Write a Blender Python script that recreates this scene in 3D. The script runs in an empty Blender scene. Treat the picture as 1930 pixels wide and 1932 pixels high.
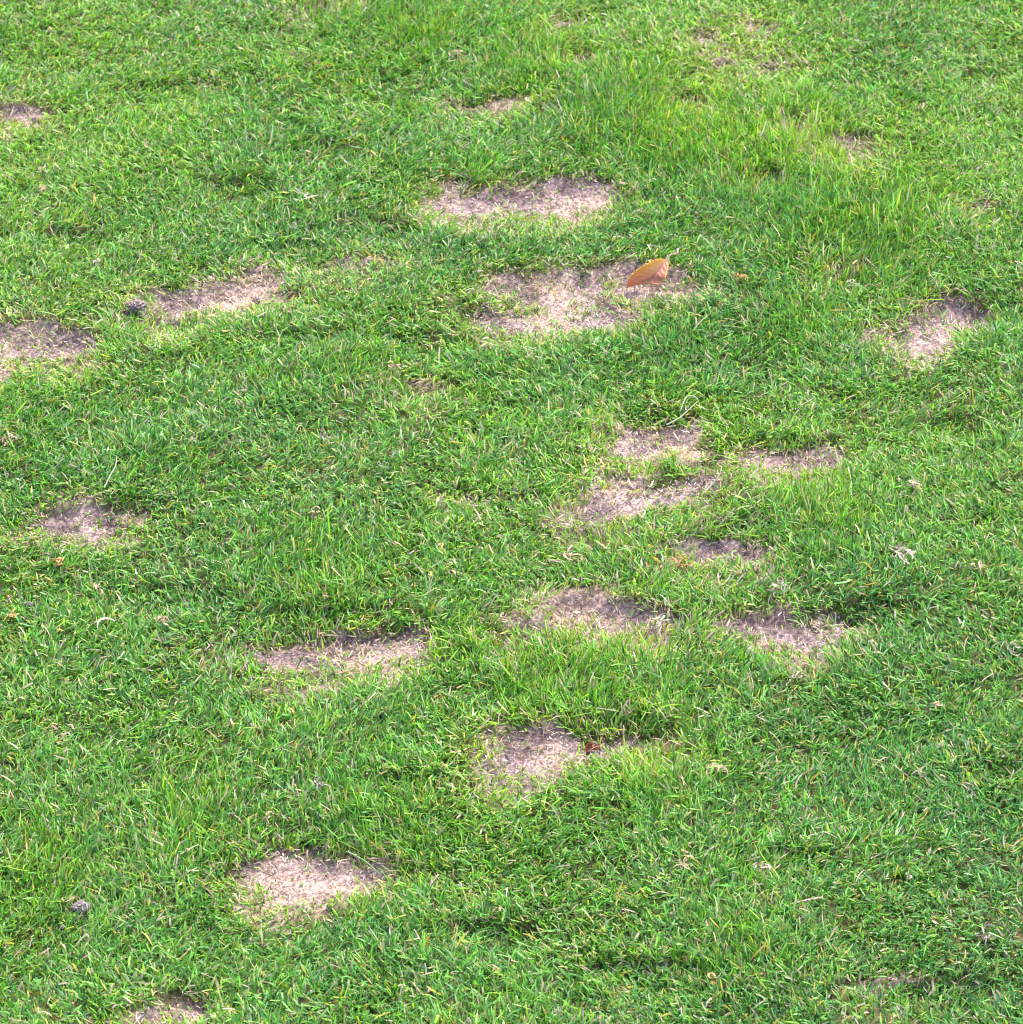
import bpy, math
import numpy as np
from mathutils import Vector

R = math.radians
rng = np.random.default_rng(11)
scene = bpy.context.scene
col = scene.collection

# ------------------------------------------------------------------ camera
CAM_H, PITCH, FOV = 3.2, R(32.0), R(13.5)
cam_data = bpy.data.cameras.new("camera")
cam = bpy.data.objects.new("camera", cam_data)
col.objects.link(cam)
cam.location = (0, 0, CAM_H)
cam.rotation_euler = (math.pi/2 - PITCH, 0, 0)
cam_data.sensor_fit = 'HORIZONTAL'
cam_data.angle = FOV
cam_data.clip_start = 0.1
cam_data.clip_end = 2000
cam_data.dof.use_dof = True
cam_data.dof.focus_distance = 5.75
cam_data.dof.aperture_fstop = 16
scene.camera = cam

# ------------------------------------------------------------------ light
SUN_EL, SUN_AZ = R(56), R(28)           # azimuth measured from +Y towards +X: behind the view, to the right
w = bpy.data.worlds.new("World"); scene.world = w; w.use_nodes = True
nt = w.node_tree; nt.nodes.clear()
sky = nt.nodes.new('ShaderNodeTexSky'); sky.sky_type = 'NISHITA'; sky.sun_disc = False
sky.sun_elevation = SUN_EL; sky.sun_rotation = SUN_AZ
sky.dust_density = 3.0; sky.air_density = 1.0
bg = nt.nodes.new('ShaderNodeBackground'); bg.inputs[1].default_value = 0.15
wo = nt.nodes.new('ShaderNodeOutputWorld')
nt.links.new(sky.outputs[0], bg.inputs[0]); nt.links.new(bg.outputs[0], wo.inputs[0])
sd = bpy.data.lights.new("sun", 'SUN'); sd.energy = 1.35; sd.angle = R(28); sd.color = (1.0, 0.955, 0.90)
sun = bpy.data.objects.new("sun", sd); col.objects.link(sun)
sdir = Vector((math.sin(SUN_AZ)*math.cos(SUN_EL), math.cos(SUN_AZ)*math.cos(SUN_EL), math.sin(SUN_EL)))
sun.rotation_euler = sdir.to_track_quat('Z', 'Y').to_euler()
scene.view_settings.view_transform = 'Standard'
scene.view_settings.look = 'None'
scene.view_settings.exposure = 1.86
scene.cycles.filter_width = 1.0
scene.view_settings.gamma = 1.0

# ------------------------------------------------------------------ helpers
TAN = math.tan(FOV/2)
def at(px, py, z=0.0):
    """photo position (1930 wide copy of the photo) -> point on the plane of height z"""
    u = (np.asarray(px, float)-965)/965*TAN; v = (966-np.asarray(py, float))/966*TAN
    dx = u; dy = math.cos(PITCH)+v*math.sin(PITCH); dz = -math.sin(PITCH)+v*math.cos(PITCH)
    t = (z-CAM_H)/dz
    return dx*t, dy*t

def hsh(ix, iy, seed):
    n = (ix.astype(np.int64)*374761393 + iy.astype(np.int64)*668265263 + seed*1442695041) & 0xffffffff
    n = ((n ^ (n >> 13))*1274126177) & 0xffffffff
    n = (n ^ (n >> 16)) & 0xffffffff
    return n/4294967295.0
def vnoise(x, y, seed):
    ix = np.floor(x); iy = np.floor(y); fx = x-ix; fy = y-iy
    fx = fx*fx*(3-2*fx); fy = fy*fy*(3-2*fy)
    a = hsh(ix, iy, seed); b = hsh(ix+1, iy, seed); c = hsh(ix, iy+1, seed); d = hsh(ix+1, iy+1, seed)
    return (a+(b-a)*fx)*(1-fy)+(c+(d-c)*fx)*fy
def fbm(x, y, scale, seed, octv=3):
    """-1..1 value noise, scale = size of the largest blobs in metres"""
    s = 0; amp = 1; tot = 0; f = 1/scale
    for o in range(octv):
        s = s+amp*(vnoise(x*f+17.3*o, y*f-9.1*o, seed+o)*2-1); tot += amp; amp *= .5; f *= 2.03
    return s/tot
def sstep(a, b, x):
    t = np.clip((x-a)/(b-a), 0, 1); return t*t*(3-2*t)

# worn patches: x, y, half width, half height in the 1930 px copy of the photo, bareness
PATCH = [
 (895,376,72,21,.95),(1065,364,88,25,.95),(980,376,100,22,1),(845,345,22,16,.6),
 (48,214,52,8,.75),(655,492,70,8,.5),
 (365,565,70,20,1),(440,547,60,19,1),(488,516,28,20,.75),(520,548,45,7,.6),
 (35,635,85,28,1),(115,648,62,22,1),(-5,690,22,30,.9),
 (1040,530,105,28,1),(1235,535,78,22,1),(1165,512,60,15,.8),(1010,590,118,25,1),(1120,585,70,25,.75),(1090,562,50,15,.7),
 (1800,583,54,24,.95),(1735,635,42,19,.95),(1845,580,35,10,.5),(1760,610,38,24,.85),
 (1610,270,36,17,.78),(1500,228,12,10,.75),
 (1236,806,62,25,.95),(1200,832,56,20,.9),(1305,848,28,18,.65),(1320,882,38,14,.55),
 (1500,862,82,26,1),(1545,845,50,12,.6),
 (1148,950,56,26,1),(1255,925,92,25,1),(1200,930,60,20,.9),(1175,902,34,15,.75),
 (155,980,64,22,.85),(230,970,45,13,.7),
 (1350,1046,80,24,1),(1410,1035,40,8,.5),
 (1140,1168,85,26,.95),(1095,1152,42,20,.9),(1235,1180,60,20,.7),(1000,1196,70,8,.42),
 (1480,1180,88,26,1),(1430,1195,50,12,.8),(1575,1163,45,8,.7),
 (640,1208,135,24,1),(725,1215,80,30,1),(535,1215,75,16,.85),(640,1236,90,18,.95),
 (1070,1400,112,24,1),(992,1436,42,25,.95),(1215,1402,56,18,.85),(960,1460,30,14,.6),
 (612,1652,120,42,1),(505,1648,62,26,.72),(560,1610,60,15,.7),
 (355,1900,36,22,.8),(300,1926,34,10,.65),(345,1885,20,12,.6),
 (1690,1864,50,7,.42),
 (910,198,60,8,.38),(1085,105,26,10,.4),(1330,75,32,7,.4),(1435,62,24,10,.5),(1470,132,38,9,.42),
 (1370,128,18,9,.45),(1300,190,25,11,.42),(605,18,26,9,.5),(1065,42,20,6,.5),(930,940,60,6,.5),(790,735,60,8,.4),
 (1600,520,26,7,.4),(1445,335,20,7,.4),(1845,400,30,9,.35),(660,1,25,6,.5),(290,1530,0.1,0.1,0),
]
# hollows that are still grassy, with a bank on the far side
DENT = [(340,172,90,12),(270,178,50,10),(620,290,60,10),(1640,1150,60,10),(1890,575,60,12),(1790,1868,80,12),
        (1400,1000,70,12),(620,1165,120,14),(1200,1375,80,12),(440,345,60,9),(700,425,80,10),(560,460,60,9),
        (640,1570,90,12),(300,605,60,10),(830,640,80,10),(1850,150,40,8),(1130,1010,60,9),(150,450,60,9),
        (760,1480,60,10),(920,1760,90,12),(1500,1620,80,12),(1250,1830,90,12),(330,1120,90,12),(1780,800,60,10),(560,640,70,10)]
def ell(lst):
    out = []
    for e in lst:
        x0, y0 = at(e[0], e[1]); x1, _ = at(e[0]+e[2], e[1]); _, ya = at(e[0], e[1]-e[3]); _, yb = at(e[0], e[1]+e[3])
        out.append((float(x0), float(ya+yb)/2, float(x1-x0), float(ya-yb)/2, e[4] if len(e) > 4 else 1.0))
    return out
# grass rooted in front of a patch hides its near edge: widen the patch a little towards the camera
PATCH_W = ell([(a, b-.5, c+5, d*.82+1.2, e) for a, b, c, d, e in PATCH if e > 0])
DENT_W = ell(DENT)

def bare(x, y):
    wx = x+.022*fbm(x, y, .09, 5)+.010*fbm(x, y, .025, 6, 2); wy = y+.035*fbm(x, y, .10, 8)+.016*fbm(x, y, .03, 9, 2)
    b = np.zeros_like(x)
    for cx, cy, rx, ry, s in PATCH_W:
        m = (np.abs(x-cx) < rx*2+.08) & (np.abs(y-cy) < ry*2+.08)
        if not m.any(): continue
        r = np.sqrt(((wx[m]-cx)/rx)**2+((wy[m]-cy)/ry)**2)
        b[m] = np.maximum(b[m], s*(1-sstep(.68, 1.42, r)))
    return np.clip(b*(1+.16*fbm(x, y, .045, 15, 2))+.20*fbm(x, y, .03, 17, 2)*(b > .02), 0, 1)
THIN = [(790,735,75,14,.9),(890,940,95,12,.9),(690,490,110,12,.9),(1400,105,140,30,.7),(1840,400,60,22,.8),(930,200,110,16,.9),(1445,335,40,12,.7),
        (1600,523,50,14,.8),(640,22,50,18,.8),(520,1218,80,20,.9),(1000,1195,80,12,.9),(1325,880,60,26,.8),(1075,45,60,12,.5),(1500,228,40,14,.6),
        (930,1420,50,30,.9),(430,1640,60,30,.8),(850,1690,90,20,.6),(1120,955,60,20,.5),(1690,1862,80,14,.9),(300,1920,70,24,.9),(1640,1200,60,16,.5),(140,990,120,24,.6)]
THIN_W = ell(THIN)
def bare_halo(x, y):
    h = np.zeros_like(x); wx = x+.03*fbm(x, y, .09, 5); wy = y+.06*fbm(x, y, .10, 8)
    for cx, cy, rx, ry, s in PATCH_W:
        cx = cx-.018; cy = cy-.028; rx = rx*1.25+.03; ry = ry*1.2+.045
        m = (np.abs(x-cx) < rx*1.5+.05) & (np.abs(y-cy) < ry*1.5+.08)
        if not m.any(): continue
        r = np.sqrt(((wx[m]-cx)/rx)**2+((wy[m]-cy)/ry)**2)
        h[m] = np.maximum(h[m], s*(1-sstep(.5, 1.4, r)))
    for cx, cy, rx, ry, s in THIN_W:
        m = (np.abs(x-cx) < rx*1.5+.05) & (np.abs(y-cy) < ry*1.5+.08)
        r = np.sqrt(((wx[m]-cx)/rx)**2+((wy[m]-cy)/ry)**2)
        h[m] = np.maximum(h[m], 1.1*s*(1-sstep(.4, 1.4, r)))
    return np.clip(h*(.85+.7*fbm(x, y, .06, 13, 2)), 0, 1)
def terrain(x, y):
    z = .012*fbm(x, y, .42, 21, 2)+.0055*fbm(x, y, .13, 25, 2)+.0022*fbm(x, y, .035, 31, 2)
    for lst, dep in ((PATCH_W, .013), (DENT_W, .0105)):
        d = np.zeros_like(x)
        for cx, cy, rx, ry, s in lst:
            m = (np.abs(x-cx) < rx*2.6+.05) & (np.abs(y-cy) < ry*2.6+.09)
            if not m.any(): continue
            dy = y[m]-cy
            rr = np.where(dy > 0, dy/(ry*1.15), dy/(ry*2.1+.03))     # steep far bank, gentle near side
            r = np.sqrt(((x[m]-cx)/(rx*1.15))**2+rr**2)
            d[m] = np.maximum(d[m], s*(1-sstep(.55, 1.45, r)))
        z = z-dep*d
    return z*(1-sstep(6, 14, np.hypot(x, y-5.2)))
def tz(x, y): return float(terrain(np.array([float(x)]), np.array([float(y)]))[0])
def dispxy(x, y):
    """world -> 1930 px photo coordinates of the ground plane, used only to read the lawn's character map"""
    dz = -CAM_H; f = y*math.cos(PITCH)-dz*math.sin(PITCH); u = x/f/TAN; v = (y*math.sin(PITCH)+dz*math.cos(PITCH))/f/TAN
    return 965+965*u, 966-966*v
BAND = [(640,0,90),(800,50,110),(1000,110,130),(1180,200,150),(1320,270,170),(1450,340,170),(1580,410,160),(1650,430,150),(1500,250,120)]
BAND_W = [(float(at(a, b)[0]), float(at(a, b)[1]), r/1380.) for a, b, r in BAND]
TALL = [(1180,1270,150),(1080,1290,120),(1000,1300,90),(880,1230,70),(1250,1440,110),(700,1580,120),(350,1530,110),(1150,1010,50),
        (1270,645,80),(1220,620,60),(1500,600,100),(650,690,90),(1560,960,100),(80,1620,110),(600,1100,110),(900,330,60),(1400,1790,90)]
TALL_W = [(float(at(a, b)[0]), float(at(a, b)[1]), r/1380.) for a, b, r in TALL]
def longm(x, y):
    d = np.zeros_like(x)
    for cx, cy, r in BAND_W:
        d = np.maximum(d, np.exp(-((x-cx)**2+((y-cy)/1.7)**2)/(r*r)))
    for cx, cy, r in TALL_W:
        d = np.maximum(d, .6*np.exp(-((x-cx)**2+((y-cy)/1.7)**2)/(r*r)))
    return np.clip(d*1.15, 0, 1)

def mesh_from(name, V, F, smooth=True, colors=None, uv=None):
    me = bpy.data.meshes.new(name)
    V = np.asarray(V, np.float32); F = np.asarray(F, np.int32)
    me.vertices.add(len(V)); me.vertices.foreach_set('co', V.ravel())
    k = F.shape[1]
    me.loops.add(F.size); me.loops.foreach_set('vertex_index', F.ravel())
    me.polygons.add(len(F))
    me.polygons.foreach_set('loop_start', np.arange(0, F.size, k, dtype=np.int32))
    me.polygons.foreach_set('loop_total', np.full(len(F), k, np.int32))
    if smooth: me.polygons.foreach_set('use_smooth', np.ones(len(F), bool))
    if colors is not None:
        a = me.color_attributes.new('tint', 'FLOAT_COLOR', 'POINT')
        c = np.ones((len(V), 4), np.float32); c[:, :colors.shape[1]] = colors
        a.data.foreach_set('color', c.ravel())
    me.update(calc_edges=True)
    return me
def link(name, me, mat, parent=None, **props):
    o = bpy.data.objects.new(name, me); col.objects.link(o)
    if mat: me.materials.append(mat)
    if parent: o.parent = parent
    for k, v in props.items(): o[k] = v
    return o

# ------------------------------------------------------------------ materials
def newmat(name):
    m = bpy.data.materials.new(name); m.use_nodes = True
    n = m.node_tree.nodes; n.clear()
    return m, n, m.node_tree.links
def blade_mat(name, rough, spec, transl, var=.25):
    m, n, l = newmat(name)
    out = n.new('ShaderNodeOutputMaterial'); at_ = n.new('ShaderNodeAttribute'); at_.attribute_name = 'tint'
    tc = n.new('ShaderNodeTexCoord'); no = n.new('ShaderNodeTexNoise'); no.inputs['Scale'].default_value = 260; no.inputs['Detail'].default_value = 2
    mp = n.new('ShaderNodeMapRange'); mp.inputs[3].default_value = 1-var; mp.inputs[4].default_value = 1+var
    l.new(tc.outputs['Object'], no.inputs['Vector']); l.new(no.outputs[0], mp.inputs[0])
    mul = n.new('ShaderNodeVectorMath'); mul.operation = 'SCALE'
    l.new(at_.outputs['Color'], mul.inputs[0]); l.new(mp.outputs[0], mul.inputs['Scale'])
    p = n.new('ShaderNodeBsdfPrincipled'); p.inputs['Roughness'].default_value = rough; p.inputs['Specular IOR Level'].default_value = spec
    l.new(mul.outputs[0], p.inputs['Base Color'])
    if transl > 0:
        t = n.new('ShaderNodeBsdfTranslucent'); tm = n.new('ShaderNodeVectorMath'); tm.operation = 'MULTIPLY'; tm.inputs[1].default_value = (1.05, 1.15, .6)
        l.new(mul.outputs[0], tm.inputs[0]); l.new(tm.outputs[0], t.inputs['Color'])
        mx = n.new('ShaderNodeMixShader'); mx.inputs[0].default_value = transl
        l.new(p.outputs[0], mx.inputs[1]); l.new(t.outputs[0], mx.inputs[2]); l.new(mx.outputs[0], out.inputs[0])
    else: l.new(p.outputs[0], out.inputs[0])
    return m
M_grass = blade_mat('grass_blades', .38, .33, .36)
M_straw = blade_mat('dry_straw', .55, .35, .15, .3)
M_crumb = blade_mat('crumbs', .8, .3, 0, .35)

def ground_mat():
    m, n, l = newmat('soil')
    out = n.new('ShaderNodeOutputMaterial'); p = n.new('ShaderNodeBsdfPrincipled'); p.inputs['Roughness'].default_value = .9
    p.inputs['Specular IOR Level'].default_value = .2
    a = n.new('ShaderNodeAttribute'); a.attribute_name = 'tint'
    s = n.new('ShaderNodeSeparateColor'); l.new(a.outputs['Color'], s.inputs[0])   # r = bare, g = dark humus plus painted far-rim shade, b = far turf
    tc = n.new('ShaderNodeTexCoord')
    def noise(sc, d=4, r=.6):
        t = n.new('ShaderNodeTexNoise'); t.inputs['Scale'].default_value = sc; t.inputs['Detail'].default_value = d; t.inputs['Roughness'].default_value = r
        l.new(tc.outputs['Object'], t.inputs['Vector']); return t
    def ramp(src, stops):
        r = n.new('ShaderNodeValToRGB'); e = r.color_ramp.elements
        while len(e) < len(stops): e.new(.5)
        for i, (q, c) in enumerate(stops): e[i].position = q; e[i].color = (*c, 1)
        l.new(src, r.inputs[0]); return r
    def mix(f, c1, c2):
        x = n.new('ShaderNodeMix'); x.data_type = 'RGBA'
        if hasattr(f, 'is_output'): l.new(f, x.inputs[0])
        else: x.inputs[0].default_value = f
        l.new(c1, x.inputs[6]); l.new(c2, x.inputs[7]); return x.outputs[2]
    fine = noise(190, 5, .7); mid = noise(38, 4, .65)
    pale = ramp(fine.outputs[0], [(.30, (.11, .075, .075)), (.44, (.30, .215, .205)), (.56, (.50, .39, .36)), (.72, (.68, .57, .53))])
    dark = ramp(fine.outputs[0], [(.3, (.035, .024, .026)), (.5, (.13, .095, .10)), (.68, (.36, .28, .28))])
    hum_shade = n.new('ShaderNodeMath'); hum_shade.operation = 'ADD'; l.new(s.outputs[1], hum_shade.inputs[0])
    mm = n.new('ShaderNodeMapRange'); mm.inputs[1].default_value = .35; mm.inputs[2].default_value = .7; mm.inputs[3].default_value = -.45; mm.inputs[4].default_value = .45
    l.new(mid.outputs[0], mm.inputs[0]); l.new(mm.outputs[0], hum_shade.inputs[1]); hum_shade.use_clamp = True
    soil = mix(hum_shade.outputs[0], pale.outputs[0], dark.outputs[0])
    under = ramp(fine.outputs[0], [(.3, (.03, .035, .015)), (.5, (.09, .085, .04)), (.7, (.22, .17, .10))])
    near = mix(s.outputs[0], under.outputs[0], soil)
    tn = noise(9, 8, .7)
    turf = ramp(tn.outputs[0], [(.3, (.035, .10, .015)), (.5, (.08, .20, .03)), (.7, (.14, .27, .06))])
    big = noise(5.5, 2, .5); warmr = ramp(big.outputs[0], [(.36, (1.16, 1.06, .90)), (.5, (1.10, 1.02, .96)), (.64, (.96, .89, .89))])
    wm = n.new('ShaderNodeVectorMath'); wm.operation = 'MULTIPLY'; l.new(near, wm.inputs[0]); l.new(warmr.outputs[0], wm.inputs[1])
    c = mix(s.outputs[2], wm.outputs[0], turf.outputs[0])
    l.new(c, p.inputs['Base Color'])
    bp = n.new('ShaderNodeBump'); bp.inputs['Strength'].default_value = .9; bp.inputs['Distance'].default_value = .004
    l.new(fine.outputs[0], bp.inputs['Height']); l.new(bp.outputs[0], p.inputs['Normal'])
    l.new(p.outputs[0], out.inputs[0]); return m
M_ground = ground_mat()

# ------------------------------------------------------------------ ground: one sheet, fine where the lawn is seen
def graded(lo, hi, step, far):
    core = np.arange(lo, hi+step/2, step)
    g = [step]; 
    while sum(g) < far: g.append(g[-1]*1.18)
    e = np.cumsum(g)
    return np.concatenate([lo-e[::-1], core, hi+e])
gx = graded(-1.05, 1.05, .0042, 600); gy = graded(3.75, 7.25, .0042, 600)
X, Y = np.meshgrid(gx, gy); sh = X.shape; x = X.ravel(); y = Y.ravel()
z = terrain(x, y); b = bare(x, y)
near_m = 1-sstep(1.5, 3.0, np.hypot(x, (y-5.4)*.7))
z = z+near_m*(.0016*fbm(x, y, .018, 41, 2)+.0011*fbm(x, y, .009, 45, 1)) + b*(.0045*np.maximum(fbm(x, y, .022, 51, 2), .05)+.0022*fbm(x, y, .011, 55, 1))
_, b_far = 0, bare(x, y-.045)       # 1 away from the far rim
hum_shade = np.clip(.40+.75*fbm(x, y, .07, 61, 3)+.45*(b-bare(x, y+.05)), 0, 1)  # humus mottling, plus shade of the far bank's grass painted into the soil
c = np.stack([sstep(.15, .6, b), hum_shade, sstep(1.6, 3.2, np.hypot(x, (y-5.4)*.6))], 1)
nx = sh[1]; ny = sh[0]
i = (np.arange(ny-1)[:, None]*nx+np.arange(nx-1)[None, :]).ravel()
F = np.stack([i, i+1, i+nx+1, i+nx], 1)
c[:, 0] = np.maximum(c[:, 0], .75*sstep(.3, .9, bare_halo(x, y)))
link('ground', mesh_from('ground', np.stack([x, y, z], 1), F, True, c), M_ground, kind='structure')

# ------------------------------------------------------------------ blades
def build_blades(P, az, lean, curve, L, W, C0, C1, seg=3, twist=None, blunt=None, side=None):
    """P (n,3) roots; returns verts, faces, colours of n ribbons; C0 root colour, C1 tip colour"""
    n = len(P); k = seg+1
    if twist is None: twist = rng.uniform(-.9, .9, n)
    if blunt is None: blunt = np.full(n, .35)
    if side is None: side = rng.normal(0, .5, n)
    V = np.zeros((n, k, 2, 3), np.float32); C = np.zeros((n, k, 2, 3), np.float32)
    pos = P.astype(float).copy()
    for j in range(k):
        u = j/seg
        th = lean+curve*u; a = az+side*u
        d = np.stack([np.sin(th)*np.cos(a), np.sin(th)*np.sin(a), np.cos(th)], 1)
        wv = np.stack([-np.sin(a), np.cos(a), np.zeros(n)], 1)
        nv = np.cross(d, wv)
        tw = twist*(.4+.8*u)
        wv = wv*np.cos(tw)[:, None]+nv*np.sin(tw)[:, None]
        prof = (.75+.6*u-.35*u*u) if u < .99 else 0
        wd = W*np.where(u > .99, blunt, .72+.55*u*(1-u)*2 - .15*u)
        V[:, j, 0] = pos-wv*wd[:, None]*.5; V[:, j, 1] = pos+wv*wd[:, None]*.5
        cc = C0*(1-u)+C1*u
        C[:, j, 0] = cc; C[:, j, 1] = cc
        step = np.minimum(1.0, 1.0)
        pos = pos+d*(L/seg)[:, None]
        pos[:, 2] = np.maximum(pos[:, 2], P[:, 2]+.0012+.001*j)
    base = (np.arange(n)*k*2)[:, None, None]+(np.arange(seg)*2)[None, :, None]
    F = (base+np.array([0, 1, 3, 2])[None, None, :]).reshape(-1, 4)
    return V.reshape(-1, 3), F, C.reshape(-1, 3)

def lawn(n_try, x0, x1, y0, y1, seg, wmul, inner):
    # clustered roots
    nt_ = n_try//5
    tx = rng.uniform(x0, x1, nt_); ty = rng.uniform(y0, y1, nt_)
    x = np.repeat(tx, 5)+rng.normal(0, .0045, nt_*5); y = np.repeat(ty, 5)+rng.normal(0, .0045, nt_*5)
    flow = 2*np.pi*fbm(tx, ty, .28, 101, 2)*1.3; taz = np.repeat(np.where(rng.random(nt_) < .45, rng.uniform(0, 2*np.pi, nt_), flow+rng.normal(0, .5, nt_)), 5); tsh = np.repeat(rng.normal(0, 1, nt_), 5)
    inside = (np.abs(x) < 1.08) & (y > 3.7) & (y < 7.3)
    keep = inside if inner else ~inside
    x, y, taz, tsh = x[keep], y[keep], taz[keep], tsh[keep]
    b = bare(x, y)
    dens = (1-sstep(.03, .98, b+.42*fbm(x, y, .016, 131, 1)*(b > .01)))*(1-.42*bare_halo(x, y)); dens = dens*(.86+.3*fbm(x, y, .12, 71, 2))
    dens = np.maximum(dens, .05+.15*sstep(.25, .6, fbm(x, y, .035, 75, 1)))
    keep = rng.random(len(x)) < dens
    x, y, taz, tsh, b = x[keep], y[keep], taz[keep], tsh[keep], b[keep]
    n = len(x); lm = longm(x, y); halo = bare_halo(x, y)
    z = terrain(x, y)
    rnd = rng.random(n)
    flat = rnd < (.50-.34*lm)              # pressed or trampled blades lying in the sward
    az = taz+rng.normal(0, .85, n)
    clump = fbm(x, y, .06, 81, 2)
    L = (.0128+.0142*lm+.0035*clump+.003*fbm(x, y, .25, 85, 1))*rng.lognormal(0, .25, n)
    L = np.where(flat, L*1.15, L)*(1-.30*sstep(.04, .6, b))*(1-.25*halo)
    stray = rng.random(n) < .012+.05*sstep(.02, .15, b)
    L = np.where(stray, L*1.7, L)
    lean = np.where(flat, rng.uniform(.7, 1.35, n), np.abs(rng.normal(.32, .25, n)))
    curve = np.where(flat, rng.uniform(-.1, .6, n), rng.normal(.45, .35, n))*(1-.3*lm)
    W = .0020*rng.lognormal(0, .22, n)*wmul*(1-.12*lm)
    P = np.stack([x, y, z+np.where(flat, rng.uniform(0, .009, n), 0)-.0005], 1)
    # colour: per-tuft and per-blade mixes of the lawn's greens
    px, py = dispxy(x, y)
    warm = np.clip(.50+.28*fbm(x, y, .35, 91, 3)-.10*sstep(1200, 1900, px)*sstep(700, 1500, py)+.07*lm+.10*sstep(900, 0, py)
                   +.45*halo+.20*tsh*.5+rng.normal(0, .22, n), 0, 1)[:, None]
    deep = np.array([.024, .155, .052]); midg = np.array([.084, .285, .028]); lime = np.array([.262, .470, .024])
    g = np.where(warm < .5, deep+(midg-deep)*warm*2, midg+(lime-midg)*(warm-.5)*2)
    pale = np.array([.34, .48, .24]); g = g+(pale-g)*(np.clip(rng.normal(.09, .22, n), 0, .85))[:, None]
    g = np.clip(g*rng.lognormal(0, .42, n)[:, None], .005, .75)
    root = g*.72+np.array([.10, .16, .03])*.28; tip = g*np.array([1.12, 1.08, 1.0])
    r2 = rng.random(n)
    dryp = .06+.30*sstep(.03, .30, b)+.20*halo+.05*np.clip(fbm(x, y, .05, 95, 2), 0, 1)
    s1 = r2 < dryp; straw = np.array([.58, .45, .31])*rng.lognormal(0, .25, n)[:, None]+rng.normal(0, .02, (n, 3))+np.where(rng.random(n) < .45, 1, 0)[:, None]*np.array([.05, -.01, .06])
    s2 = (r2 > dryp) & (r2 < dryp+.03); yel = np.array([.55, .42, .07])*rng.lognormal(0, .2, n)[:, None]
    s3 = (r2 > dryp+.03) & (r2 < dryp+.07)   # browned tip only
    root = np.where(s1[:, None], straw*.8, np.where(s2[:, None], yel*.8, root))
    tip = np.where(s1[:, None], straw, np.where(s2[:, None], yel, np.where(s3[:, None], np.array([.55, .42, .20]), tip)))
    blunt = np.where(rng.random(n) < .55, rng.uniform(.5, .8, n), .08)
    V, F, C = build_blades(P, az, lean, curve, L, W, root, np.clip(tip, .005, .9), seg, None, blunt)
    return V, F, np.clip(C, .004, .9)
parts = [lawn(1020000, -1.08, 1.08, 3.7, 7.3, 3, 1.0, True), lawn(560000, -2.6, 2.6, 2.3, 9.8, 2, 1.7, False)]
off = 0; Vs, Fs, Cs = [], [], []
for V, F, C in parts:
    Vs.append(V); Fs.append(F+off); Cs.append(C); off += len(V)
link('grass', mesh_from('grass', np.concatenate(Vs), np.concatenate(Fs), True, np.concatenate(Cs)), M_grass, kind='stuff',
     label='short mown green grass covering the lawn around the worn patches', category='grass')
del parts, Vs, Fs, Cs

# ------------------------------------------------------------------ loose thatch: flakes and clippings lying on the bare soil
n = 230000
x = rng.uniform(-1.1, 1.1, n); y = rng.uniform(3.7, 7.3, n); b = bare(x, y)
k = rng.random(n) < np.clip(sstep(.08, .5, b)*.95+.035+.30*bare_halo(x, y), 0, 1)
x, y, b = x[k], y[k], b[k]; n = len(x)
dk = np.clip(.36+.8*fbm(x, y, .07, 61, 3)+.45*(b-bare(x, y+.05))+rng.normal(0, .20, n), 0, 1)  # dark flakes by noise, and more at far rims as painted shade
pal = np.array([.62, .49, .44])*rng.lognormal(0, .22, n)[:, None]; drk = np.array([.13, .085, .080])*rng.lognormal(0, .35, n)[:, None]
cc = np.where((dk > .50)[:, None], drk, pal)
tan = rng.random(n) < np.clip(.10+.5*fbm(x, y, .2, 111, 2), .03, .5); cc = np.where(tan[:, None], np.array([.52, .38, .22])*rng.lognormal(0, .2, n)[:, None], cc)
P = np.stack([x, y, terrain(x, y)+rng.uniform(.0012, .0075, n)], 1)
V, F, C = build_blades(P, rng.normal(0, 1.1, n)+np.where(rng.random(n) < .5, 0, np.pi), rng.uniform(1.15, 1.75, n), rng.normal(0, .3, n),
                       rng.uniform(.0020, .0062, n)*np.where(rng.random(n) < .05, 2.4, 1), rng.uniform(.0009, .0021, n), cc*.9, np.clip(cc*1.1, 0, .9), 2,
                       rng.uniform(-.8, .8, n), rng.uniform(.3, .9, n))
nf = 42000; fx = rng.uniform(-1.1, 1.1, nf); fy = rng.uniform(3.7, 7.3, nf); fb = bare(fx, fy)
k = rng.random(nf) < sstep(.05, .4, fb)*.9*(.35+.9*(fbm(fx, fy, .05, 121, 2) > .0)); fx, fy, fb = fx[k], fy[k], fb[k]; nf = len(fx)
fc = np.array([.52, .39, .27])*rng.lognormal(0, .35, nf)[:, None]; dd = rng.random(nf) < .35; fc = np.where(dd[:, None], np.array([.16, .10, .085])*rng.lognormal(0, .3, nf)[:, None], fc)
V2, F2, C2 = build_blades(np.stack([fx, fy, terrain(fx, fy)+rng.uniform(.001, .007, nf)], 1), rng.uniform(0, 6.28, nf), rng.uniform(1.0, 1.7, nf), rng.normal(0, .7, nf),
                          rng.uniform(.006, .020, nf), rng.uniform(.0006, .0014, nf), fc, np.clip(fc*1.1, 0, .9), 4, rng.uniform(-1.2, 1.2, nf), rng.uniform(.1, .6, nf), rng.normal(0, 1.5, nf))
F2 = F2+len(V); V = np.concatenate([V, V2]); F = np.concatenate([F, F2]); C = np.concatenate([C, C2])
link('dry_thatch', mesh_from('dry_thatch', V, F, False, np.clip(C, .01, .9)), M_straw, kind='stuff',
     label='pinkish beige flakes of dead thatch scattered over the bare soil', category='thatch')

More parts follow.
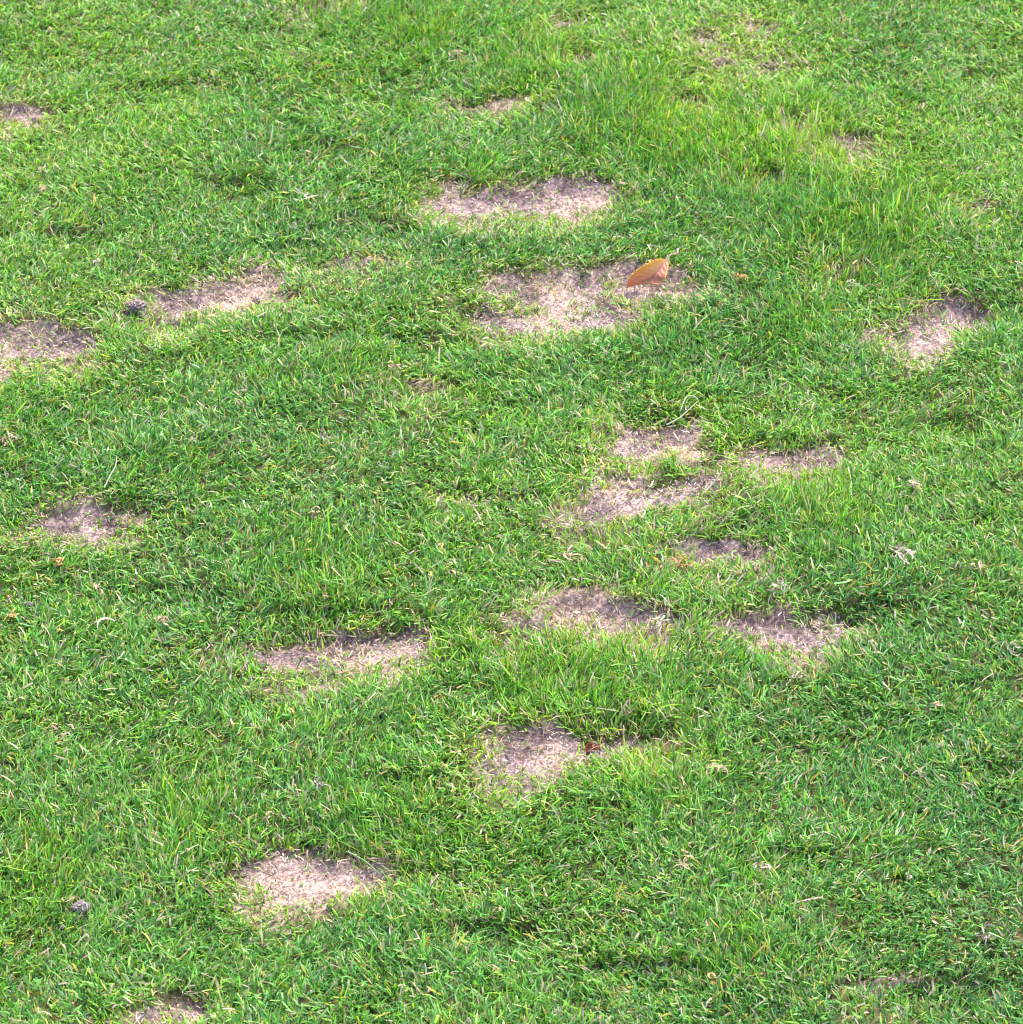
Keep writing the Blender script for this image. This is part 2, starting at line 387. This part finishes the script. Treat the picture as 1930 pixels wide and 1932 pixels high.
# ------------------------------------------------------------------ the fallen leaf
def empty(name, loc, **props):
    o = bpy.data.objects.new(name, None); o.empty_display_size = .02; o.location = loc; col.objects.link(o)
    for k_, v_ in props.items(): o[k_] = v_
    return o
def tube(pts, rad, sides=8):
    pts = np.asarray(pts, float); n = len(pts); V = []; 
    for i in range(n):
        t = pts[min(i+1, n-1)]-pts[max(i-1, 0)]; t /= np.linalg.norm(t)
        a = np.cross(t, [0, 0, 1.0]); 
        if np.linalg.norm(a) < 1e-4: a = np.array([1.0, 0, 0])
        a /= np.linalg.norm(a); bb = np.cross(t, a)
        for s_ in range(sides):
            q = 2*math.pi*s_/sides; V.append(pts[i]+rad[i]*(a*math.cos(q)+bb*math.sin(q)))
    F = [[i*sides+s_, i*sides+(s_+1) % sides, (i+1)*sides+(s_+1) % sides, (i+1)*sides+s_] for i in range(n-1) for s_ in range(sides)]
    return np.array(V), np.array(F)
def interp(pts, m):
    """smooth resample (Catmull-Rom) of a polyline to m points"""
    p = np.asarray(pts, float); p = np.vstack([2*p[0]-p[1], p, 2*p[-1]-p[-2]]); out = []
    for u in np.linspace(0, len(pts)-1-1e-6, m):
        i = int(u); f = u-i; a, b_, c_, d = p[i], p[i+1], p[i+2], p[i+3]
        out.append(.5*((2*b_)+(-a+c_)*f+(2*a-5*b_+4*c_-d)*f*f+(-a+3*b_-3*c_+d)*f**3))
    return np.array(out)

def leaf_mat():
    m, n, l = newmat('autumn_leaf'); out = n.new('ShaderNodeOutputMaterial'); p = n.new('ShaderNodeBsdfPrincipled')
    p.inputs['Roughness'].default_value = .42; p.inputs['Specular IOR Level'].default_value = .5
    a = n.new('ShaderNodeAttribute'); a.attribute_name = 'tint'; tc = n.new('ShaderNodeTexCoord')
    no = n.new('ShaderNodeTexNoise'); no.inputs['Scale'].default_value = 420; no.inputs['Detail'].default_value = 3; l.new(tc.outputs['Object'], no.inputs['Vector'])
    mp = n.new('ShaderNodeMapRange'); mp.inputs[3].default_value = .82; mp.inputs[4].default_value = 1.15; l.new(no.outputs[0], mp.inputs[0])
    mu = n.new('ShaderNodeVectorMath'); mu.operation = 'SCALE'; l.new(a.outputs['Color'], mu.inputs[0]); l.new(mp.outputs[0], mu.inputs['Scale'])
    l.new(mu.outputs[0], p.inputs['Base Color'])
    t = n.new('ShaderNodeBsdfTranslucent'); l.new(mu.outputs[0], t.inputs['Color'])
    mx = n.new('ShaderNodeMixShader'); mx.inputs[0].default_value = .3
    l.new(p.outputs[0], mx.inputs[1]); l.new(t.outputs[0], mx.inputs[2]); l.new(mx.outputs[0], out.inputs[0]); return m
M_leaf = leaf_mat()
def lp(cx, cy, h):
    """point of the leaf read from the 1930 px enlargement of the leaf, at height h above the soil"""
    px = (2150+cx/4.825)*1930/3645; py = (850+cy/4.825)*1932/3648
    X_, Y_ = at(px, py, LZ+h); return np.array([float(X_), float(Y_), LZ+h])
lx, ly = at(1225, 535); LZ = tz(lx, ly)+.0045
mid = interp([lp(1085,360,.026), lp(1020,445,.023), lp(950,530,.019), lp(885,605,.015), lp(810,665,.011), lp(710,722,.008), lp(590,775,.006), lp(490,812,.004), lp(400,838,.001)], 81)
lef = interp([lp(1085,360,.026), lp(960,352,.034), lp(830,390,.037), lp(700,460,.037), lp(590,530,.034), lp(500,610,.029), lp(445,690,.022), lp(418,765,.012), lp(400,838,.001)], 81)
rig = interp([lp(1085,360,.026), lp(1108,440,.023), lp(1092,545,.018), lp(1062,650,.013), lp(1010,730,.006), lp(930,782,.003), lp(800,755,.006), lp(600,778,.006), lp(400,838,.001)], 81)
K = 12; rows = []; cols_ = []
ACR = list(np.linspace(-1, 1, 2*K+1))
for i_ in range(81):
    s = i_/80; row = []
    for t in ACR:
        e = lef[i_] if t < 0 else rig[i_]; q = abs(t)
        pnt = mid[i_]*(1-q)+e*q
        chord = e-mid[i_]
        bulge = .03 if t < 0 else -.07
        pnt = pnt+np.array([0, 0, 1.0])*bulge*np.linalg.norm(chord)*math.sin(math.pi*q)
        # blistering between the side veins
        vein = math.cos((s-.16*q)*2*math.pi*9.5)
        pnt[2] += .0004*vein*math.sin(math.pi*min(q*1.1, 1))
        if q == 1 and .03 < s < .985: pnt = pnt+chord/(np.linalg.norm(chord)+1e-9)*(.0024*(i_ % 4)/3)
        row.append(pnt)
        # pigment: amber on the upper half, rose and mauve towards the lower half and the right side
        f = lambda a, b__, v: float(sstep(a, b__, np.float64(v)))
        amber = np.array([.80, .39, .07]); peach = np.array([.77, .41, .19]); rose = np.array([.70, .30, .17]); mauve = np.array([.50, .19, .11]); rim = np.array([.85, .42, .05])
        if t < 0:
            cc_ = peach+(amber-peach)*f(.25, .95, q); k_ = f(.45, .75, s+.10*math.sin(q*5)); cc_ = cc_+(rose-cc_)*k_
        else:
            cc_ = mauve+(rim-mauve)*f(.86, 1.0, q)+(rose-mauve)*.5*f(.0, .5, 1-q)*f(.5, .2, s); cc_ = cc_+(rose-cc_)*f(.5, .75, s)*.6
        if q > .93: cc_ = cc_*.4+rim*.6
        cc_ = cc_*(1-.20*(vein > .90)*(q > .04)*(q < .95))
        cols_.append(cc_)
    rows.append(row)
V = np.array(rows).reshape(-1, 3); m_ = 2*K+1
F = np.array([[i_*m_+j, i_*m_+j+1, (i_+1)*m_+j+1, (i_+1)*m_+j] for i_ in range(80) for j in range(m_-1)])
org = np.array([float(lx), float(ly), LZ])
leaf = empty('fallen_leaf', tuple(org), label='orange and rose toothed leaf with a curved stalk lying on a bare patch', category='leaf')
bl = link('leaf_blade', mesh_from('leaf_blade', V-org, F, True, np.array(cols_)), M_leaf, leaf)
so = bl.modifiers.new('thickness', 'SOLIDIFY'); so.thickness = .00035; so.offset = 0
rad = np.linspace(.00085, .00025, 60); Vt, Ft = tube(mid[:60]+np.array([0, 0, .0003]), rad)
link('midrib', mesh_from('midrib', Vt-org, Ft, True, np.tile([.46, .22, .13], (len(Vt), 1))), M_leaf, leaf)
stalk = interp([lp(1092,352,.026), lp(1120,312,.029), lp(1165,270,.032), (lp(1215,252,.033)), lp(1262,250,.033), lp(1275,235,.0335), lp(1276,175,.035)], 30)
Vt, Ft = tube(stalk, np.concatenate([np.linspace(.0014, .0011, 22), np.linspace(.0011, .0017, 8)]))
link('stalk', mesh_from('stalk', Vt-org, Ft, True, np.tile([.68, .44, .34], (len(Vt), 1))), M_leaf, leaf)

# ------------------------------------------------------------------ small dead things lying in the lawn
def strip(pts, wid, roll, c0, c1, cup=.25):
    """a curled dry ribbon with a cupped section"""
    pts = np.asarray(pts); n = len(pts); V = []; C = []
    for i in range(n):
        t = pts[min(i+1, n-1)]-pts[max(i-1, 0)]; t = t/(np.linalg.norm(t)+1e-9)
        a = np.cross(t, [0, 0, 1.0]); a /= (np.linalg.norm(a)+1e-9); up = np.cross(a, t); r = roll[i]
        aa = a*math.cos(r)+up*math.sin(r); uu = -a*math.sin(r)+up*math.cos(r); u = i/(n-1)
        wd = wid*(.35+.65*math.sin(math.pi*min(max(u, .06), .94)))
        for q in (-1, 0, 1): V.append(pts[i]+aa*q*wd/2+uu*(abs(q)*wd*cup)); C.append(c0*(1-u)+c1*u)
    F = [[i*3+j, i*3+j+1, i*3+j+4, i*3+j+3] for i in range(n-1) for j in range(2)]
    return np.array(V), np.array(F), np.array(C)
def join(lst):
    o = 0; V, F, C = [], [], []
    for v, f, c in lst: V.append(v); F.append(f+o); C.append(c); o += len(v)
    return np.concatenate(V), np.concatenate(F), np.concatenate(C)
PXM = 1/1380.
LIFT = .013
def wisp(px, py, w, hgt, cnt, kind, label, cat='dry grass', name='dead_grass_wisp', ang=None):
    cnt = int(cnt*1.7) if cnt > 3 else cnt
    """w, hgt = size in photo px; a loose knot of curled dry ribbons lying on top of the sward"""
    r = np.random.default_rng(int(px*31+py*7))
    X0, Y0 = at(px, py, .012); X0 = float(X0); Y0 = float(Y0); Z0 = tz(X0, Y0)+LIFT
    sc = float(at(px+1, py)[0]-at(px, py)[0])
    lst = []
    base = {'tan': (.52, .37, .23), 'pink': (.52, .37, .31), 'orange': (.60, .31, .11), 'grey': (.34, .26, .26), 'white': (.56, .49, .37), 'brown': (.30, .17, .11)}[kind]
    base = np.array(base)
    for j in range(cnt):
        a = (r.uniform(0, 2*math.pi) if ang is None else ang+r.normal(0, .28)+(math.pi if r.random() < .4 else 0))
        Ln = w*sc*(r.uniform(.35, .85) if cnt > 4 else r.uniform(.6, 1.0))*(1 if cnt > 1 else 1.0)
        nseg = 9; p = np.zeros((nseg, 3)); d = a; pitch = r.uniform(-.1, .7)
        cur = np.array([r.normal(0, .12)*w*sc, r.normal(0, .16)*w*sc, r.uniform(0, .003)])
        if cnt == 1: cur = np.array([-math.cos(a)*Ln/2, -math.sin(a)*Ln/2, .002])
        bend = r.normal(0, .38)
        for i in range(nseg):
            p[i] = cur; d += bend+r.normal(0, .12); pitch -= .13
            cur = cur+Ln/(nseg-1)*np.array([math.cos(d)*math.cos(pitch), math.sin(d)*math.cos(pitch), math.sin(pitch)])
            cur[2] = max(cur[2], -.003)
        wd = r.uniform(.0012, .0034)*(1.0 if cnt > 1 else .9)
        c = base*r.lognormal(0, .16)
        lst.append(strip(p, wd, r.uniform(-.8, .8)+np.linspace(0, r.normal(0, 1.3), nseg), np.clip(c, .02, .85), np.clip(c*r.uniform(.7, 1.3), .02, .85)))
    V, F, C = join(lst)
    o = link(name, mesh_from(name, V, F, True, C), M_straw, label=label, category=cat)
    o.location = (X0, Y0, Z0)
    return o
W_ = wisp
W_(1065,40,34,16,9,'pink','pinkish knot of dead grass near the top edge, right of centre')
W_(862,100,34,16,8,'tan','tan knot of dead grass above the thin patch near the top')
W_(75,368,40,16,6,'tan','tan curl of dead grass in the lawn left of everything in its row')
W_(575,373,56,12,5,'white','long pale wisp of dead grass left of the topmost long patch', ang=.1)
W_(184,489,20,12,4,'white','small white curl of dead grass above the cracked patch with a clod at its end')
W_(1300,309,26,10,3,'white','short white sliver of dead grass in the tall grass right of the topmost long patch', ang=-.2)
W_(1563,400,24,22,5,'tan','looped tan straw standing in the tall grass at upper right')
W_(1740,198,22,18,5,'tan','tan straw tuft near the small patch at upper right')
W_(1855,316,28,14,4,'pink','pale curled shred of grass near the upper right edge')
W_(1395,526,30,24,7,'orange','orange star of dead blades just right of the fallen leaf')
W_(1222,342,20,22,4,'white','white curled blade right of the topmost long patch')
W_(1607,524,44,14,9,'white','whitish matted dead grass at the right, above the right edge patch')
W_(920,636,44,20,9,'tan','tan knot of dead grass just below the patch beside the fallen leaf')
W_(745,693,38,18,6,'tan','tan crossed straws in the open lawn left of centre')
W_(610,825,24,18,7,'grey','greyish crumpled tuft in the open lawn left of centre')
W_(18,826,44,22,10,'tan','tan bundle of dead grass at the left picture edge')
W_(648,1000,20,36,3,'tan','upright tan straw in the lawn between the left patch and centre', ang=1.5)
W_(395,962,12,34,3,'pink','narrow upright pinkish seed head right of the small left patch', ang=1.5)
W_(592,967,30,16,6,'tan','tan flat shred level with the small left patch')
W_(115,1060,30,16,8,'orange','orange brown star of dead blades below the small left patch')
W_(1077,1054,54,26,8,'tan','wide tan curl of dead grass left of the small dark patch')
W_(1285,1052,50,24,8,'orange','orange tan straws lying over the left end of the small dark patch')
W_(1705,1052,56,20,11,'pink','wide pinkish clump of dead grass at the right, level with the small dark patch')
W_(1848,1078,46,20,9,'tan','splayed tan straws near the right edge, right of the wide pinkish clump')
W_(1475,1106,52,18,5,'pink','twisted pinkish strip on the bank above the lower right patch', ang=-.4)
W_(1725,920,38,14,8,'pink','pink matted shred of grass at the right, above the wide pinkish clump')
W_(183,1108,26,24,5,'tan','tan curl of dead grass in the left lawn, above a broken star')
W_(300,1165,34,24,8,'tan','broken tan star of straws left of the long dark-topped patch')
W_(22,1160,30,18,7,'orange','orange tan shred at the left picture edge')
W_(180,1190,52,40,2,'pink','long slanting pink straw in the lower left lawn', ang=-1.0)
W_(1085,1155,48,34,10,'pink','messy pink straws on the left end of the middle lower patch')
W_(1245,1170,50,20,7,'white','pale straws lying over the right end of the middle lower patch')
W_(1500,1276,38,18,6,'pink','pink forked shred below the lower right patch')
W_(437,1364,28,12,5,'tan','short tan straws in the lower left lawn')
W_(860,1428,26,26,4,'tan','bent tan straw left of the patch with the curled brown leaf')
W_(1352,1452,56,26,9,'tan','tan tangle of straws right of the patch with the curled brown leaf')
W_(1768,1330,20,22,6,'tan','small tan tuft in the lower right lawn')
W_(1778,1403,26,10,4,'white','short pale sliver in the lower right lawn under the small tan tuft')
W_(600,1482,40,26,7,'grey','brownish grey twisted stem above the lowest large patch', ang=-.7)
W_(503,1538,30,26,6,'tan','tan bent shred just above the left end of the lowest large patch')
W_(375,1503,24,26,4,'tan','thin tan shred in the lawn left of the brownish grey twisted stem', ang=1.0)
W_(288,1570,20,16,4,'pink','small pinkish shred left of the lowest large patch')
W_(130,1690,28,16,6,'tan','small tan shred just left of the large crumbly clod')
W_(1435,1628,34,24,9,'pink','pink knot of dead grass in the lower right lawn, higher of two')
W_(1287,1636,40,22,9,'tan','brownish knot of dead grass in the lower right lawn, lower of two')
W_(1855,1775,38,22,8,'grey','grey brown knot of dead grass near the lower right corner')
W_(1713,1655,16,10,3,'white','tiny white torn blade in the lower right lawn')
W_(1345,1842,40,18,4,'orange','flat orange dead blade near the bottom edge, right of centre', ang=.7)
W_(1365,1748,14,24,2,'orange','small upright orange blade in the lower right lawn', ang=1.8)
W_(1905,1222,50,12,6,'pink','low pink straws at the right picture edge')
W_(840,1720,16,40,2,'orange','long thin yellowed blade right below the lowest large patch', ang=1.2)
W_(1120,1400,8,8,1,'brown','tiny brown crumb of leaf beside the curled brown leaf')
W_(935,1720,18,16,3,'tan','tiny tan shred in the bottom lawn right of the lowest large patch')
W_(1210,395,14,14,3,'tan','tiny tan shred between the topmost long patch and the fallen leaf')

# long pale stalks lying across the lawn
def stem(name, pts, r0, r1, colr, label, cat='stalk'):
    q = interp([(*[float(v) for v in at(a, b_, h)], h) for a, b_, h in pts], 24); q[:, 2] += np.array([tz(p[0], p[1]) for p in q])
    o0 = q[0].copy(); Vt, Ft = tube(q, np.linspace(r0, r1, 24), 6)
    o = link(name, mesh_from(name, Vt-o0, Ft, True, np.tile(colr, (len(Vt), 1))), M_straw, label=label, category=cat); o.location = tuple(o0)
stem('grass_stalk', [(1258,789,.016),(1275,781,.021),(1292,771,.024),(1316,757,.027)], .0011, .0006, [.62,.60,.42], 'straight pale stalk leaning above the central bare patches')
stem('curved_grass_stalk', [(1284,768,.018),(1294,752,.022),(1302,748,.024),(1312,750,.024),(1318,757,.020)], .0009, .0007, [.55,.48,.38], 'arched tan stalk just above the straight pale stalk')
stem('grass_stalk', [(1323,928,.006),(1342,908,.012),(1358,893,.017),(1362,880,.022)], .0009, .0006, [.58,.52,.36], 'thin tan stalk at the right end of the central bare patch')
stem('grass_stalk', [(197,925,.016),(208,905,.022),(217,888,.024),(221,868,.020)], .0010, .0005, [.50,.55,.40], 'pale bent stalk above the small left patch')
stem('grass_stalk', [(715,1634,.008),(690,1612,.016),(672,1600,.022),(655,1590,.028)], .0009, .0011, [.26,.40,.14], 'long green stalk hanging over the right end of the lowest large patch')
stem('grass_stalk', [(696,1245,.004),(660,1228,.006),(620,1213,.007),(585,1205,.008)], .0006, .0004, [.30,.13,.09], 'thin reddish needle lying across the long dark-topped patch', 'needle')

# crumbly clods
def clod(px, py, size, colr, label, seed, cat='clod', flat=.55):
    r = np.random.default_rng(seed); X0, Y0 = at(px, py, .010); X0 = float(X0); Y0 = float(Y0)
    s = size*PXM/2*(float(at(px+1, py)[0]-at(px, py)[0])/PXM)
    n1, n2 = 96, 64; V = []; C = []
    for i in range(n2+1):
        for j in range(n1):
            th = math.pi*i/n2; ph = 2*math.pi*j/n1
            V.append([math.sin(th)*math.cos(ph), math.sin(th)*math.sin(ph), math.cos(th)])
    V = np.array(V); q = V*3.1+seed*3.7
    def n3(p, f): return (vnoise(p[:, 0]*f+p[:, 2]*f*.7, p[:, 1]*f-p[:, 2]*f*.6, seed)+vnoise(p[:, 2]*f+5, p[:, 0]*f-p[:, 1]*f*.5, seed+3)-1)
    d = 1+.45*n3(q, .5)+.38*n3(q, 1.3)+.34*n3(q, 3.2)+.16*n3(q, 7)+.10*n3(q, 13)
    Cn = np.clip(.70+.9*n3(q, 4.2)+.9*n3(q, 9), .2, 1.9)
    V = V*d[:, None]*np.array([s, s*.85, s*flat])
    F = np.array([[i*n1+j, i*n1+(j+1) % n1, (i+1)*n1+(j+1) % n1, (i+1)*n1+j] for i in range(n2) for j in range(n1)])
    o = link('soil_clod', mesh_from('soil_clod', V, F, False, np.array(colr)*Cn[:, None]), M_crumb, label=label, category=cat)
    o.location = (X0, Y0, tz(X0, Y0)+(.010 if bare(np.array([X0]), np.array([Y0]))[0] < .4 else -.001)+s*flat*.25)
    # straw crumbs stuck to it
    lst = []
    for _ in range(16):
        u = r.normal(0, 1, 3); u[2] = abs(u[2]); u /= np.linalg.norm(u); p0 = u*np.array([s, s*.85, s*flat])*1.0
        a = r.normal(0, 1, 3); a -= a.dot(u)*u; a /= np.linalg.norm(a); Ln = s*r.uniform(.4, .9)
        pts = [p0+a*Ln*(k_/3-.5)+u*.0004*math.sin(k_) for k_ in range(4)]
        c = np.array([.60, .46, .42])*r.lognormal(0, .2); lst.append(strip(pts, s*.14, [r.normal(0, .4)]*4, c, c))
    V, F, C = join(lst); link('straw_crumbs', mesh_from('straw_crumbs', V, F, True, np.clip(C, 0, .9)), M_straw, o)
clod(153,1706,31,(.29,.205,.225),'large crumbly mauve grey clod in the lower left lawn',3)
clod(257,577,28,(.38,.27,.24),'brown crumbly clod with straw at the left end of the cracked patch',7)
clod(483,545,15,(.40,.30,.27),'small brown clod at the right end of the cracked patch',12)
clod(850,1490,12,(.36,.29,.32),'small grey clod in the lawn below the patch with the curled brown leaf',17)
clod(55,1140,13,(.27,.20,.22),'small dark clod in the left lawn above an orange tan shred',21)
clod(117,1743,11,(.15,.12,.14),'tiny dark clod below the large crumbly clod',37)

# curled brown leaf lying on a bare patch
def curled_leaf():
    X0, Y0 = (float(v) for v in at(1118, 1403, .004)); Z0 = tz(X0, Y0)+.0035
    root = empty('curled_dead_leaf', (X0, Y0, Z0), label='small curled reddish brown dead leaf on the dark bare patch', category='leaf')
    n1, n2 = 22, 16; V, C = [], []
    for i in range(n1):
        u = i/(n1-1); wd = .0052*math.sin(math.pi*min(max(u*.86+.12, 0), 1))**.7
        for j in range(n2):
            q = j/(n2-1)*2-1; a = q*2.35*(.6+.5*u)
            V.append([(-.010+.019*u)+.0012*math.sin(a*2), math.sin(a)*wd+.002*math.sin(u*5), wd*(1-math.cos(a))*.9+.003*u+.0006*math.sin(u*17+q*4)])
            C.append(np.array([.30, .085, .045])*(1+.5*abs(q))*(.8+.4*((i*7+j*3) % 5)/4)+np.array([.08, .05, .03])*u)
    F = [[i*n2+j, i*n2+j+1, (i+1)*n2+j+1, (i+1)*n2+j] for i in range(n1-1) for j in range(n2-1)]
    b1 = link('rolled_blade', mesh_from('rolled_blade', V, F, True, np.array(C)), M_leaf, root); b1.rotation_euler = (0.2, -.12, .35)
    m2 = b1.modifiers.new('thickness', 'SOLIDIFY'); m2.thickness = .0003
    Vt, Ft = tube(interp([(-.009, -.001, .002), (-.013, -.003, .0025), (-.017, -.0035, .001)], 8), np.linspace(.0006, .0004, 8), 6)
    link('stalk', mesh_from('stalk', Vt, Ft, True, np.tile([.22, .08, .05], (len(Vt), 1))), M_leaf, root)
curled_leaf()
